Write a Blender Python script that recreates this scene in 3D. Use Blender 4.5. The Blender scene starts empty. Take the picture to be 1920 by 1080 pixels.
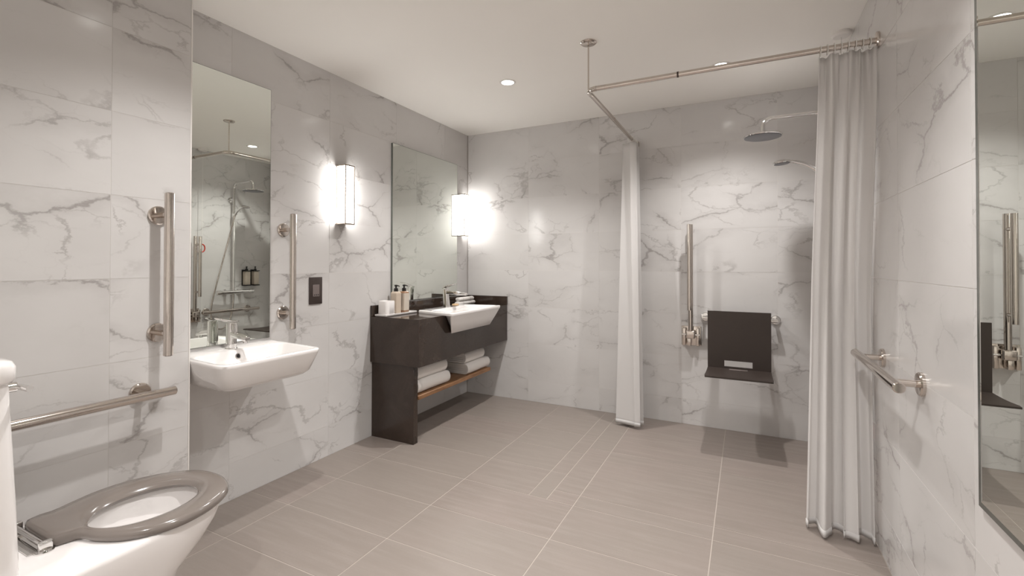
import bpy, bmesh, math, random
from mathutils import Vector, Matrix
random.seed(7)
SC = bpy.context.scene
COL = SC.collection
PI = math.pi

# ------------------------------------------------------------------ camera
cam_d = bpy.data.cameras.new('camera')
cam = bpy.data.objects.new('camera', cam_d); COL.objects.link(cam)
cam_d.sensor_width = 36.0
cam_d.lens = 881.189 / 1920 * 36
cam_d.shift_x = (960 - 949.379) / 1920
cam_d.shift_y = (484.707 - 540) / 1920
cam_d.clip_start = 0.02
YAW, PITCH, ROLL = math.radians(26.9613), math.radians(0.6028), math.radians(0.0815)
cam.matrix_world = (Matrix.Translation((0, 0, 1.1415)) @ Matrix.Rotation(YAW, 4, 'Z')
                    @ Matrix.Rotation(PI / 2 + PITCH, 4, 'X') @ Matrix.Rotation(ROLL, 4, 'Z'))
SC.camera = cam
# ------------------------------------------------------------------ world, exposure
w = bpy.data.worlds.new('world'); SC.world = w; w.use_nodes = True
w.node_tree.nodes['Background'].inputs[0].default_value = (0.9, 0.85, 0.8, 1)
w.node_tree.nodes['Background'].inputs[1].default_value = 0.3
vs = SC.view_settings
vs.view_transform = 'Standard'; vs.look = 'None'; vs.gamma = 1.0; vs.use_curve_mapping = False
vs.exposure = 0.62
SC.cycles.max_bounces = 9; SC.cycles.diffuse_bounces = 5; SC.cycles.glossy_bounces = 5
SC.cycles.sample_clamp_indirect = 4.0
DOWNLIGHT_W = 62.0
SCONCE_E = 14.0
LAMP_COL = (1.0, 0.978, 0.958)

# ------------------------------------------------------------------ room dimensions (metres)
XL, YB, XR, XP, HC = -2.21, 3.579, 0.4755, -2.0286, 2.2825
YPIER = 1.131          # end of the boxed-out section behind the toilet
YF, XF = 0.24, -1.10   # wall behind the cistern, and where it turns back towards the lobby
YN = -1.0              # lobby end, behind the camera

# ------------------------------------------------------------------ materials
def new_mat(name):
    m = bpy.data.materials.new(name); m.use_nodes = True
    return m, m.node_tree, m.node_tree.nodes['Principled BSDF']
def N(nt, t, **kw):
    n = nt.nodes.new(t)
    for k, v in kw.items(): setattr(n, k, v)
    return n
def mth(nt, op, a, b=None, c=None, clamp=False):
    n = N(nt, 'ShaderNodeMath', operation=op); n.use_clamp = clamp
    for i, x in enumerate((a, b, c)):
        if x is None: continue
        if isinstance(x, (int, float)): n.inputs[i].default_value = x
        else: nt.links.new(x, n.inputs[i])
    return n.outputs[0]
def mixc(nt, fac, a, b):
    n = N(nt, 'ShaderNodeMix', data_type='RGBA')
    for i, x in ((0, fac), (6, a), (7, b)):
        if isinstance(x, (int, float)): n.inputs[i].default_value = x
        elif isinstance(x, tuple): n.inputs[i].default_value = (*x, 1)
        else: nt.links.new(x, n.inputs[i])
    return n.outputs[2]
def vmath(nt, op, a, b):
    n = N(nt, 'ShaderNodeVectorMath', operation=op)
    for i, x in enumerate((a, b)):
        if isinstance(x, tuple): n.inputs[i].default_value = x
        else: nt.links.new(x, n.inputs[i])
    return n.outputs[0]
def noise(nt, vec, scale, detail=3, rough=0.55, dist=0.0):
    n = N(nt, 'ShaderNodeTexNoise'); n.inputs['Scale'].default_value = scale
    n.inputs['Detail'].default_value = detail; n.inputs['Roughness'].default_value = rough
    n.inputs['Distortion'].default_value = dist
    nt.links.new(vec, n.inputs['Vector'])
    return n
def smooth(nt, x, lo, hi, out0=0.0, out1=1.0):
    n = N(nt, 'ShaderNodeMapRange', interpolation_type='SMOOTHSTEP')
    nt.links.new(x, n.inputs[0])
    for i, v in ((1, lo), (2, hi), (3, out0), (4, out1)):
        if isinstance(v, (int, float)): n.inputs[i].default_value = v
        else: nt.links.new(v, n.inputs[i])
    return n.outputs[0]

def plain(name, col, rough=0.5, metal=0.0, spec=0.5, emit=None, estr=0.0, coat=0.0, var=0.0, vscale=8.0):
    m, nt, p = new_mat(name)
    p.inputs['Base Color'].default_value = (*col, 1)
    p.inputs['Roughness'].default_value = rough
    p.inputs['Metallic'].default_value = metal
    p.inputs['Specular IOR Level'].default_value = spec
    p.inputs['Coat Weight'].default_value = coat
    if emit:
        p.inputs['Emission Color'].default_value = (*emit, 1); p.inputs['Emission Strength'].default_value = estr
    tc = N(nt, 'ShaderNodeTexCoord')
    n = noise(nt, tc.outputs['Object'], vscale, 3)
    if var > 0:
        c = mixc(nt, n.outputs[0], tuple(max(0, x * (1 - var)) for x in col), tuple(min(1, x * (1 + var)) for x in col))
        nt.links.new(c, p.inputs['Base Color'])
    return m

def marble_mat():
    m, nt, p = new_mat('marble_tile')
    tc = N(nt, 'ShaderNodeTexCoord'); oi = N(nt, 'ShaderNodeObjectInfo')
    r = mth(nt, 'MULTIPLY_ADD', oi.outputs['Object Index'], 0.137, oi.outputs['Random'])   # which print the tile carries
    cx = N(nt, 'ShaderNodeCombineXYZ')
    nt.links.new(mth(nt, 'MULTIPLY', r, 37.1), cx.inputs[0])
    nt.links.new(mth(nt, 'MULTIPLY', r, 91.7), cx.inputs[1])
    nt.links.new(mth(nt, 'MULTIPLY', r, 53.3), cx.inputs[2])
    # slanting grain: stretch along one diagonal
    mp = N(nt, 'ShaderNodeMapping'); mp.inputs['Rotation'].default_value = (0.62, -0.62, 0.0)
    mp.inputs['Scale'].default_value = (0.75, 0.75, 1.25)
    nt.links.new(tc.outputs['Object'], mp.inputs['Vector'])
    co = vmath(nt, 'ADD', mp.outputs[0], cx.outputs[0])
    wn = noise(nt, co, 4.0, 7, 0.66)
    wv = vmath(nt, 'SUBTRACT', wn.outputs['Color'], (0.5, 0.5, 0.5))
    sc = N(nt, 'ShaderNodeVectorMath', operation='SCALE'); nt.links.new(wv, sc.inputs[0]); sc.inputs['Scale'].default_value = 0.26
    co2 = vmath(nt, 'ADD', co, sc.outputs[0])
    mask = smooth(nt, noise(nt, co, 2.6, 2).outputs[0], 0.45, 0.66)
    mask2 = smooth(nt, noise(nt, vmath(nt, 'ADD', co, (7.7, 3.1, 5.5)), 3.6, 2).outputs[0], 0.42, 0.62)
    def ridge(off, scale, det):
        return mth(nt, 'ABSOLUTE', mth(nt, 'SUBTRACT', noise(nt, vmath(nt, 'ADD', co2, off), scale, det, 0.5).outputs[0], 0.5))
    def cracks(off, scale):
        n = N(nt, 'ShaderNodeTexVoronoi', feature='DISTANCE_TO_EDGE'); n.inputs['Scale'].default_value = scale
        nt.links.new(vmath(nt, 'ADD', co3, off), n.inputs['Vector']); return n.outputs['Distance']
    sc3 = N(nt, 'ShaderNodeVectorMath', operation='SCALE'); nt.links.new(wv, sc3.inputs[0]); sc3.inputs['Scale'].default_value = 0.20
    co3 = vmath(nt, 'ADD', co, sc3.outputs[0])
    v1 = cracks((0.0, 0.0, 0.0), 2.6)
    w1 = mth(nt, 'MULTIPLY_ADD', mask, 0.022, 0.006)
    l1 = mth(nt, 'MULTIPLY', smooth(nt, v1, 0.0, w1, 1.0, 0.0), mth(nt, 'MULTIPLY_ADD', mask, 0.42, 0.04))
    halo = mth(nt, 'MULTIPLY', smooth(nt, v1, 0.0, 0.16, 1.0, 0.0), mth(nt, 'MULTIPLY', mask, 0.15))
    v2 = ridge((11.3, 4.2, 8.8), 1.9, 1.0)
    l2 = mth(nt, 'MULTIPLY', smooth(nt, v2, 0.0, 0.009, 1.0, 0.0), mth(nt, 'MULTIPLY', mask2, 0.40))
    v3 = cracks((3.3, 14.2, 1.8), 5.0)
    l3 = mth(nt, 'MULTIPLY', smooth(nt, v3, 0.0, 0.030, 1.0, 0.0), mth(nt, 'MULTIPLY', mth(nt, 'MULTIPLY', mask, mask2), 0.34))
    f = mth(nt, 'MAXIMUM', mth(nt, 'ADD', l1, halo), mth(nt, 'MAXIMUM', l2, l3), clamp=True)
    cloud = smooth(nt, noise(nt, co, 1.7, 4).outputs[0], 0.3, 0.75)
    base = mixc(nt, cloud, (0.645, 0.628, 0.617), (0.59, 0.572, 0.560))
    col = mixc(nt, f, base, (0.19, 0.165, 0.155))
    nt.links.new(col, p.inputs['Base Color'])
    p.inputs['Roughness'].default_value = 0.16
    p.inputs['IOR'].default_value = 1.46
    return m

def floor_mat():
    m, nt, p = new_mat('floor_tile')
    tc = N(nt, 'ShaderNodeTexCoord'); oi = N(nt, 'ShaderNodeObjectInfo'); r = oi.outputs['Random']
    cx = N(nt, 'ShaderNodeCombineXYZ')
    nt.links.new(mth(nt, 'MULTIPLY', r, 31.0), cx.inputs[0]); nt.links.new(mth(nt, 'MULTIPLY', r, 77.0), cx.inputs[1])
    co = vmath(nt, 'ADD', tc.outputs['Object'], cx.outputs[0])
    mp = N(nt, 'ShaderNodeMapping'); mp.inputs['Scale'].default_value = (1.2, 14.0, 1.0)
    nt.links.new(co, mp.inputs['Vector'])
    st = noise(nt, mp.outputs[0], 2.2, 6, 0.6)
    mp2 = N(nt, 'ShaderNodeMapping'); mp2.inputs['Scale'].default_value = (3.0, 60.0, 1.0)
    nt.links.new(co, mp2.inputs['Vector'])
    st2 = noise(nt, mp2.outputs[0], 2.0, 3, 0.6)
    sp = noise(nt, co, 160.0, 2)
    big = noise(nt, co, 3.0, 2)
    f = mth(nt, 'ADD', mth(nt, 'MULTIPLY', st.outputs[0], 0.62), mth(nt, 'MULTIPLY', st2.outputs[0], 0.16))
    f = mth(nt, 'ADD', f, mth(nt, 'MULTIPLY', sp.outputs[0], 0.15))
    c = mixc(nt, smooth(nt, f, 0.36, 0.68), (0.235, 0.197, 0.174), (0.292, 0.250, 0.224))
    c = mixc(nt, mth(nt, 'MULTIPLY', smooth(nt, big.outputs[0], 0.4, 0.7), 0.35), c, (0.278, 0.225, 0.204))
    c = mixc(nt, mth(nt, 'MULTIPLY', r, 0.55), c, (0.243, 0.213, 0.187))
    nt.links.new(c, p.inputs['Base Color'])
    p.inputs['Roughness'].default_value = 0.42
    b = N(nt, 'ShaderNodeBump'); b.inputs['Strength'].default_value = 0.05; b.inputs['Distance'].default_value = 0.002
    nt.links.new(f, b.inputs['Height']); nt.links.new(b.outputs[0], p.inputs['Normal'])
    return m

def dark_stone():
    m, nt, p = new_mat('dark_stone')
    tc = N(nt, 'ShaderNodeTexCoord')
    n = noise(nt, tc.outputs['Object'], 5.0, 6, 0.65, 0.6)
    n2 = noise(nt, tc.outputs['Object'], 240.0, 2)
    f = smooth(nt, n.outputs[0], 0.42, 0.72)
    c = mixc(nt, f, (0.034, 0.0215, 0.0155), (0.046, 0.031, 0.0235))
    c = mixc(nt, smooth(nt, n2.outputs[0], 0.66, 0.72), c, (0.10, 0.085, 0.072))
    nt.links.new(c, p.inputs['Base Color'])
    p.inputs['Roughness'].default_value = 0.10; p.inputs['IOR'].default_value = 1.55
    return m

def wood_mat():
    m, nt, p = new_mat('shelf_wood')
    tc = N(nt, 'ShaderNodeTexCoord'); mp = N(nt, 'ShaderNodeMapping'); mp.inputs['Scale'].default_value = (14, 1.2, 14)
    nt.links.new(tc.outputs['Object'], mp.inputs['Vector'])
    n = noise(nt, mp.outputs[0], 4.0, 5, 0.6, 0.4)
    nt.links.new(mixc(nt, smooth(nt, n.outputs[0], 0.3, 0.7), (0.16, 0.075, 0.032), (0.30, 0.155, 0.072)), p.inputs['Base Color'])
    p.inputs['Roughness'].default_value = 0.4
    return m

def cloth_mat(name, col, transl, scale=900.0):
    m, nt, p = new_mat(name)
    tc = N(nt, 'ShaderNodeTexCoord')
    n = noise(nt, tc.outputs['Object'], scale, 2)
    nt.links.new(mixc(nt, n.outputs[0], tuple(c * 0.95 for c in col), col), p.inputs['Base Color'])
    p.inputs['Roughness'].default_value = 0.85; p.inputs['Specular IOR Level'].default_value = 0.2
    if transl > 0:
        t = N(nt, 'ShaderNodeBsdfTranslucent'); t.inputs[0].default_value = (*col, 1)
        mx = N(nt, 'ShaderNodeMixShader'); mx.inputs[0].default_value = transl
        nt.links.new(p.outputs[0], mx.inputs[1]); nt.links.new(t.outputs[0], mx.inputs[2])
        nt.links.new(mx.outputs[0], nt.nodes['Material Output'].inputs[0])
    else:
        b = N(nt, 'ShaderNodeBump'); b.inputs['Strength'].default_value = 0.5; b.inputs['Distance'].default_value = 0.002
        nt.links.new(n.outputs[0], b.inputs['Height']); nt.links.new(b.outputs[0], p.inputs['Normal'])
    return m

MAT = dict(
    marble=marble_mat(), floor=floor_mat(), stone=dark_stone(), wood=wood_mat(),
    grout=plain('wall_grout', (0.62, 0.595, 0.57), 0.8, var=0.04),
    fgrout=plain('floor_grout', (0.41, 0.36, 0.32), 0.85, var=0.05),
    ceil=plain('ceiling_paint', (0.93, 0.905, 0.865), 0.9, var=0.01, vscale=2),
    paint=plain('lobby_paint', (0.86, 0.84, 0.81), 0.7, var=0.02),
    porcelain=plain('porcelain', (0.83, 0.80, 0.785), 0.07, spec=0.5, coat=0.3, var=0.01),
    chrome=plain('chrome', (0.80, 0.79, 0.78), 0.05, 1.0, var=0.01),
    steel=plain('polished_steel', (0.62, 0.565, 0.52), 0.11, 1.0, var=0.03, vscale=20),
    nickel=plain('bronze_nickel', (0.42, 0.36, 0.30), 0.25, 1.0, var=0.03),
    mirror=plain('mirror_glass', (0.80, 0.83, 0.785), 0.0, 1.0, var=0.004),
    mirror_edge=plain('mirror_edge', (0.16, 0.17, 0.155), 0.15, 0.6, var=0.05),
    bevel=plain('mirror_bevel', (0.84, 0.87, 0.83), 0.02, 1.0, var=0.004),
    seat=plain('seat_grey', (0.175, 0.150, 0.134), 0.16, spec=0.5, coat=0.25, var=0.03),
    plate=plain('dark_plate', (0.075, 0.058, 0.052), 0.35, 0.5, var=0.05),
    insert=plain('socket_insert', (0.24, 0.20, 0.19), 0.3, 0.4, var=0.03),
    black=plain('black_plastic', (0.012, 0.010, 0.009), 0.3, var=0.1),
    seatdark=plain('shower_seat_brown', (0.036, 0.025, 0.020), 0.5, var=0.08, vscale=30),
    glow=plain('sconce_glass', (0.9, 0.88, 0.85), 0.3, emit=(1.0, 0.985, 0.955), estr=SCONCE_E),
    lens=plain('downlight_lens', (0.9, 0.9, 0.9), 0.3, emit=(1.0, 0.97, 0.93), estr=9.0),
    white=plain('white_metal', (0.80, 0.77, 0.74), 0.4, var=0.01),
    cream=plain('cream_bottle', (0.55, 0.46, 0.37), 0.35, var=0.04),
    amber=plain('amber_bottle', (0.30, 0.17, 0.10), 0.2, var=0.06),
    label=plain('bottle_label', (0.58, 0.51, 0.43), 0.5, var=0.03),
    soap=plain('soap', (0.62, 0.42, 0.24), 0.5, var=0.06),
    red=plain('red_plastic', (0.50, 0.045, 0.025), 0.3, var=0.05),
    cord=plain('white_cord', (0.8, 0.78, 0.75), 0.6, var=0.02),
    curtain=cloth_mat('curtain_cloth', (0.90, 0.885, 0.875), 0.50),
    towel=cloth_mat('towel_cloth', (0.80, 0.765, 0.735), 0.0, 700.0),
    strap=plain('ribbon_grey', (0.22, 0.20, 0.18), 0.6, var=0.05),
    trim=plain('steel_corner_trim', (0.45, 0.42, 0.39), 0.3, 0.8, var=0.03),
    edge=plain('white_corner_bead', (0.80, 0.77, 0.74), 0.35, var=0.01),
    water=plain('water', (0.70, 0.68, 0.66), 0.02, var=0.01),
    head=plain('spray_face', (0.20, 0.20, 0.215), 0.45, 0.3, var=0.12, vscale=260),
)

# ------------------------------------------------------------------ mesh builder
class MB:
    """collects shapes as verts and faces, then links them as ONE mesh object"""
    def __init__(self, tf=None): self.V, self.F, self.tf = [], [], tf
    def add(self, vs, fs):
        o = len(self.V); self.V += [Vector(v) for v in vs]; self.F += [tuple(i + o for i in f) for f in fs]; return self
    def frombm(self, bm):
        bm.verts.index_update()
        self.add([v.co.copy() for v in bm.verts], [[v.index for v in f.verts] for f in bm.faces]); bm.free(); return self
    def box(self, x0, x1, y0, y1, z0, z1, bev=0.0, seg=2):
        bm = bmesh.new(); bmesh.ops.create_cube(bm, size=1)
        for v in bm.verts:
            v.co = Vector(((x0 + x1) / 2 + v.co.x * (x1 - x0), (y0 + y1) / 2 + v.co.y * (y1 - y0), (z0 + z1) / 2 + v.co.z * (z1 - z0)))
        if bev > 0: bmesh.ops.bevel(bm, geom=bm.edges[:], offset=bev, segments=seg, profile=0.5, affect='EDGES')
        return self.frombm(bm)
    def loft(self, rings, cap0=True, cap1=True, closed=True):
        n = len(rings[0]); vs = [p for r in rings for p in r]; fs = []
        for k in range(len(rings) - 1):
            for i in range(n if closed else n - 1):
                j = (i + 1) % n
                fs.append((k * n + i, k * n + j, (k + 1) * n + j, (k + 1) * n + i))
        if cap0: fs.append(tuple(range(n - 1, -1, -1)))
        if cap1: fs.append(tuple((len(rings) - 1) * n + i for i in range(n)))
        return self.add(vs, fs)
    @staticmethod
    def frame(d):
        d = d.normalized(); a = Vector((0, 0, 1)) if abs(d.z) < 0.9 else Vector((1, 0, 0))
        u = d.cross(a).normalized(); return u, d.cross(u).normalized()
    def cyl(self, p, q, r, n=24, r2=None):
        p, q = Vector(p), Vector(q); u, v = self.frame(q - p); r2 = r if r2 is None else r2
        ring = lambda c, rr: [c + (u * math.cos(2 * PI * i / n) + v * math.sin(2 * PI * i / n)) * rr for i in range(n)]
        return self.loft([ring(p, r), ring(q, r2)])
    def lathe(self, prof, origin, axis, n=32):
        o, d = Vector(origin), Vector(axis).normalized(); u, v = self.frame(d)
        rings = [[o + d * h + (u * math.cos(2 * PI * i / n) + v * math.sin(2 * PI * i / n)) * max(r, 1e-4) for i in range(n)] for r, h in prof]
        return self.loft(rings)
    def tube(self, pts, r, n=14, closed=False):
        P = [Vector(p) for p in pts]; m = len(P); rings = []; u = None
        for i in range(m):
            a = P[(i - 1) % m] if (closed or i > 0) else P[i]
            b = P[(i + 1) % m] if (closed or i < m - 1) else P[i]
            t = (b - a).normalized()
            if u is None: u, _ = self.frame(t)
            else: u = (u - t * u.dot(t)).normalized()
            v = t.cross(u)
            rings.append([P[i] + (u * math.cos(2 * PI * k / n) + v * math.sin(2 * PI * k / n)) * r for k in range(n)])
        if closed: rings.append(rings[0]); return self.loft(rings, False, False)
        return self.loft(rings)
    def prism(self, poly, z0, z1, bev=0.0):
        bm = bmesh.new(); vs = [bm.verts.new((x, y, z0)) for x, y in poly]; f = bm.faces.new(vs)
        e = bmesh.ops.extrude_face_region(bm, geom=[f])
        for g in e['geom']:
            if isinstance(g, bmesh.types.BMVert): g.co.z = z1
        if bev > 0: bmesh.ops.bevel(bm, geom=bm.edges[:], offset=bev, segments=2, profile=0.5, affect='EDGES')
        return self.frombm(bm)
    def mesh(self, name, mat, origin=(0, 0, 0), angle=38):
        o = Vector(origin)
        V = [(self.tf @ v if self.tf else v) - o for v in self.V]
        me = bpy.data.meshes.new(name); me.from_pydata(V, [], self.F); me.update()
        bm = bmesh.new(); bm.from_mesh(me)
        bmesh.ops.recalc_face_normals(bm, faces=bm.faces[:]); bm.to_mesh(me); bm.free()
        me.materials.append(MAT[mat])
        me.shade_smooth(); me.set_sharp_from_angle(angle=math.radians(angle))
        return me
    def build(self, name, mat, parent=None, angle=38):
        org = parent.matrix_world.translation if parent else Vector((0, 0, 0))
        return link(name, self.mesh(name, mat, org, angle), parent)

def link(name, data, parent=None, loc=None):
    o = bpy.data.objects.new(name, data); COL.objects.link(o)
    if loc is not None: o.location = loc
    if parent:
        o.parent = parent
        # every parent is unrotated; a part's own origin is its thing's origin
    return o
def tag(o, label, cat, group=None):
    o['label'] = label; o['category'] = cat
    if group: o['group'] = group
    return o
def thing(name, label, cat, loc, group=None):
    o = bpy.data.objects.new(name, None); COL.objects.link(o); o.location = loc
    o.empty_display_size = 0.05
    o.matrix_world = Matrix.Translation(loc)
    return tag(o, label, cat, group)
def single(name, mb, mat, label, cat, loc, group=None, angle=38):
    o = link(name, mb.mesh(name, mat, loc, angle), None, loc); return tag(o, label, cat, group)
def sub(name, mb, mat, parent, top, angle=38):
    """sub-part: child of a part, geometry relative to the thing's origin (parts sit at that origin)"""
    org = top.matrix_world.translation
    return link(name, mb.mesh(name, mat, org, angle), parent)
def struct(name, mb, mat):
    o = mb.build(name, mat); o['kind'] = 'structure'; return o
def copy_tree(src, loc, label, group=None):
    r = src.copy(); COL.objects.link(r); r.location = loc; r['label'] = label
    if group: r['group'] = group
    for ch in src.children:
        c = ch.copy(); COL.objects.link(c); c.parent = r
        for g in ch.children:
            d = g.copy(); COL.objects.link(d); d.parent = c
    return r
def catmull(pts, per=8, closed=True):
    out = []; n = len(pts); P = [Vector(p) for p in pts]
    rng = range(n if closed else n - 1)
    for i in rng:
        g = (lambda k: P[k % n]) if closed else (lambda k: P[min(max(k, 0), n - 1)])
        p0, p1, p2, p3 = g(i - 1), g(i), g(i + 1), g(i + 2)
        for k in range(per):
            t = k / per
            out.append(0.5 * (2 * p1 + (p2 - p0) * t + (2 * p0 - 5 * p1 + 4 * p2 - p3) * t * t + (3 * p1 - p0 - 3 * p2 + p3) * t ** 3))
    if not closed: out.append(P[-1])
    return out
def rounded_poly(corners, radii, z, k=7):
    """corner-rounded polygon in the XY plane: list of points, k per corner"""
    out = []; n = len(corners)
    for i in range(n):
        a, b, c = Vector(corners[i - 1]), Vector(corners[i]), Vector(corners[(i + 1) % n])
        r = radii[i] if isinstance(radii, (list, tuple)) else radii
        d1, d2 = (a - b).normalized(), (c - b).normalized()
        p, q = b + d1 * r, b + d2 * r
        for j in range(k):
            t = j / (k - 1)
            pt = p * (1 - t) ** 2 + b * 2 * t * (1 - t) + q * t * t
            out.append(Vector((pt.x, pt.y, z)))
    return out

# ------------------------------------------------------------------ setting: floor, walls, ceiling
_tiles = {}
def tile(parent, mat, c, d):
    key = (mat, tuple(round(x, 4) for x in d))
    if key not in _tiles:
        m = MB().box(-d[0] / 2, d[0] / 2, -d[1] / 2, d[1] / 2, -d[2] / 2, d[2] / 2)
        _tiles[key] = m.mesh('tile', mat)
    return link('tile', _tiles[key], parent, c)
def cuts(a, b, ref, pitch):
    k = math.ceil((a - ref) / pitch + 1e-6); out = [a]
    while ref + k * pitch < b - 0.004:
        v = ref + k * pitch
        if v > a + 0.004: out.append(v)
        k += 1
    return out + [b]
ZC = cuts(0.0, HC, 0.178, 0.302)
TT, GAP, REC = 0.009, 0.0018, 0.0007
def tiled_wall_x(parent, x, sgn, y0, y1, yref):
    """tiles on a wall of constant X whose face looks along sgn*X"""
    ys = cuts(y0, y1, yref, 0.602)
    for a, b in zip(ys, ys[1:]):
        for c, d in zip(ZC, ZC[1:]):
            tile(parent, 'marble', (x - sgn * TT / 2, (a + b) / 2, (c + d) / 2), (TT, b - a - GAP, d - c - GAP))
def tiled_wall_y(parent, y, x0, x1, xref):
    xs = cuts(x0, x1, xref, 0.602)
    for a, b in zip(xs, xs[1:]):
        for c, d in zip(ZC, ZC[1:]):
            o = tile(parent, 'marble', ((a + b) / 2, y + TT / 2, (c + d) / 2), (b - a - GAP, TT, d - c - GAP))
            if d == HC and a < -0.6 < b: o.pass_index = 5

fl = struct('floor', MB().box(XL - 0.1, XR + 0.1, YN - 0.1, YB + 0.1, -0.12, -0.0008), 'fgrout')
FG = 0.0042
def ftile(x0, x1, y0, y1):
    tile(fl, 'floor', ((x0 + x1) / 2, (y0 + y1) / 2, -0.005), (x1 - x0 - FG, y1 - y0 - FG, 0.010))
FXS = [XL, -1.932, -1.330, -0.728, -0.126, XR]
YSH0, YSH1, XSH0, XSH1 = 2.129, 2.236, -0.957, -0.863
frows = cuts(YN, YSH0, 1.5251, 0.302)
for a, b in zip(frows, frows[1:]):
    for c, d in zip(FXS, FXS[1:]):
        if b < YF and c < XF - 0.4: continue
        ftile(c, d, a, b)
for a, b in zip(*(lambda r: (r, r[1:]))(cuts(YSH0, YB, 1.5251, 0.302))):
    for c, d in ((XL, -1.932), (-1.932, -1.330), (-1.330, XSH0), (XSH0, XSH1)):
        ftile(c, d, a, b)
for c, d in ((XSH1, -0.728), (-0.728, -0.126), (-0.126, XR)):
    for a, b in ((YSH0, YSH1), (YSH1, 2.84), (2.84, YB)): ftile(c, d, a, b)

WT = 0.1
wl = struct('wall_left', MB().box(XL - WT, XL - REC, YPIER - 0.05, YB + WT, 0, HC), 'grout')
tiled_wall_x(wl, XL, 1, YPIER, YB, 2.016)
wp = struct('wall_left_boxing', MB().box(XL - WT, XP - REC, YF - WT, YPIER, 0, HC), 'grout')
tiled_wall_x(wp, XP, 1, YF, YPIER - 0.004, 0.857)
wb = struct('wall_back', MB().box(XL - WT, XR + WT, YB + REC, YB + WT, 0, HC), 'grout')
tiled_wall_y(wb, YB, XL, XR, -0.411)
wr = struct('wall_right', MB().box(XR + REC, XR + WT, YN - WT, YB + WT, 0, HC), 'grout')
tiled_wall_x(wr, XR, -1, YN, YB, 2.082)
struct('wall_front', MB().box(XP - 0.05, XF, YF - WT, YF, 0, HC), 'paint')
struct('wall_lobby', MB().box(XF - WT, XF, YN - WT, YF - WT + 0.001, 0, HC), 'paint')
struct('wall_end', MB().box(XF - WT, XR + WT, YN - WT, YN, 0, HC), 'paint')
struct('ceiling', MB().box(XL - WT, XR + WT, YN - WT, YB + WT, HC, HC + 0.12), 'ceil')
struct('trim_1', MB().box(XP - 0.006, XP + 0.0012, YPIER - 0.0045, YPIER + 0.0012, 0, HC, 0.0008, 1), 'edge')
struct('trim_2', MB().box(XL, XL + 0.004, YB - 0.004, YB, 0.0, HC), 'trim')

# ------------------------------------------------------------------ ceiling downlights (fixtures with their lamps)
def downlight(x, y, label, watts, trim=0.050):
    t = thing('downlight', label, 'light', (x, y, HC), 'recessed ceiling downlights')
    MB().lathe([(trim - 0.012, -0.0005), (trim - 0.011, -0.004), (trim, -0.003), (trim + 0.002, -0.0002)], (x, y, HC), (0, 0, 1), 40).build('trim_ring', 'white', t)
    MB().lathe([(trim - 0.012, -0.0012), (trim - 0.012, -0.0022), (0.001, -0.0026)], (x, y, HC), (0, 0, 1), 40).build('lens', 'lens', t)
    ld = bpy.data.lights.new('downlight_lamp', 'SPOT'); ld.energy = watts; ld.color = LAMP_COL
    ld.spot_size = math.radians(128); ld.spot_blend = 1.0; ld.shadow_soft_size = 0.022
    lo = bpy.data.objects.new('downlight_lamp', ld); COL.objects.link(lo); lo.parent = t; lo.location = (0, 0, -0.03)
    return t
downlight(-1.330, 2.630, 'bright round downlight in the ceiling in front of the dark vanity', DOWNLIGHT_W)
downlight(-0.121, 2.955, 'small round downlight in the ceiling inside the curtained shower area', DOWNLIGHT_W * 0.76)
downlight(-1.313, 1.075, 'round ceiling downlight above the floor beside toilet and wall basin', DOWNLIGHT_W * 0.80)
downlight(-0.090, 1.000, 'round ceiling downlight near the large wall mirror by the doorway', DOWNLIGHT_W * 1.15)
downlight(-0.350, -0.350, 'added fill downlight on the lobby ceiling, unseen behind the viewer', DOWNLIGHT_W * 1.2)  # added unseen lamp, put in to raise the ambient fill

# ------------------------------------------------------------------ mirrors
def wall_mirror(label, x, sgn, y0, y1, z0, z1, th=0.006, bev=0.0):
    t = thing('wall_mirror', label, 'mirror', (x, (y0 + y1) / 2, z0))
    xa, xb = (x, x + sgn * th)
    MB().box(min(xa, xb), max(xa, xb), y0, y1, z0, z1).build('backing', 'mirror_edge', t)
    xf = xb + sgn * 0.0006
    e = 0.0015 + bev
    MB().box(min(xb, xf), max(xb, xf), y0 + e, y1 - e, z0 + e, z1 - e).build('glass', 'mirror', t)
    if bev > 0:
        o = [(y0, z0), (y1, z0), (y1, z1), (y0, z1)]; i = [(y0 + e, z0 + e), (y1 - e, z0 + e), (y1 - e, z1 - e), (y0 + e, z1 - e)]
        vs = [(xb - sgn * 0.001, a, b) for a, b in o] + [(xf, a, b) for a, b in i]
        MB().add(vs, [(k, (k + 1) % 4, 4 + (k + 1) % 4, 4 + k) for k in range(4)]).build('bevelled_edge', 'bevel', t, 5)
    return t
wall_mirror('tall frameless mirror above the wall-hung white basin', XL, 1, YPIER + 0.01, 1.622, 0.757, 2.045)
wall_mirror('frameless mirror above the dark stone vanity', XL, 1, 2.562, 3.388, 0.872, 1.985, 0.014)
wall_mirror('large mirror on the right wall nearest the doorway, reflecting the shower seat', XR, -1, 0.62, 1.428, 0.600, 2.00, 0.010, 0.018)

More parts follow.
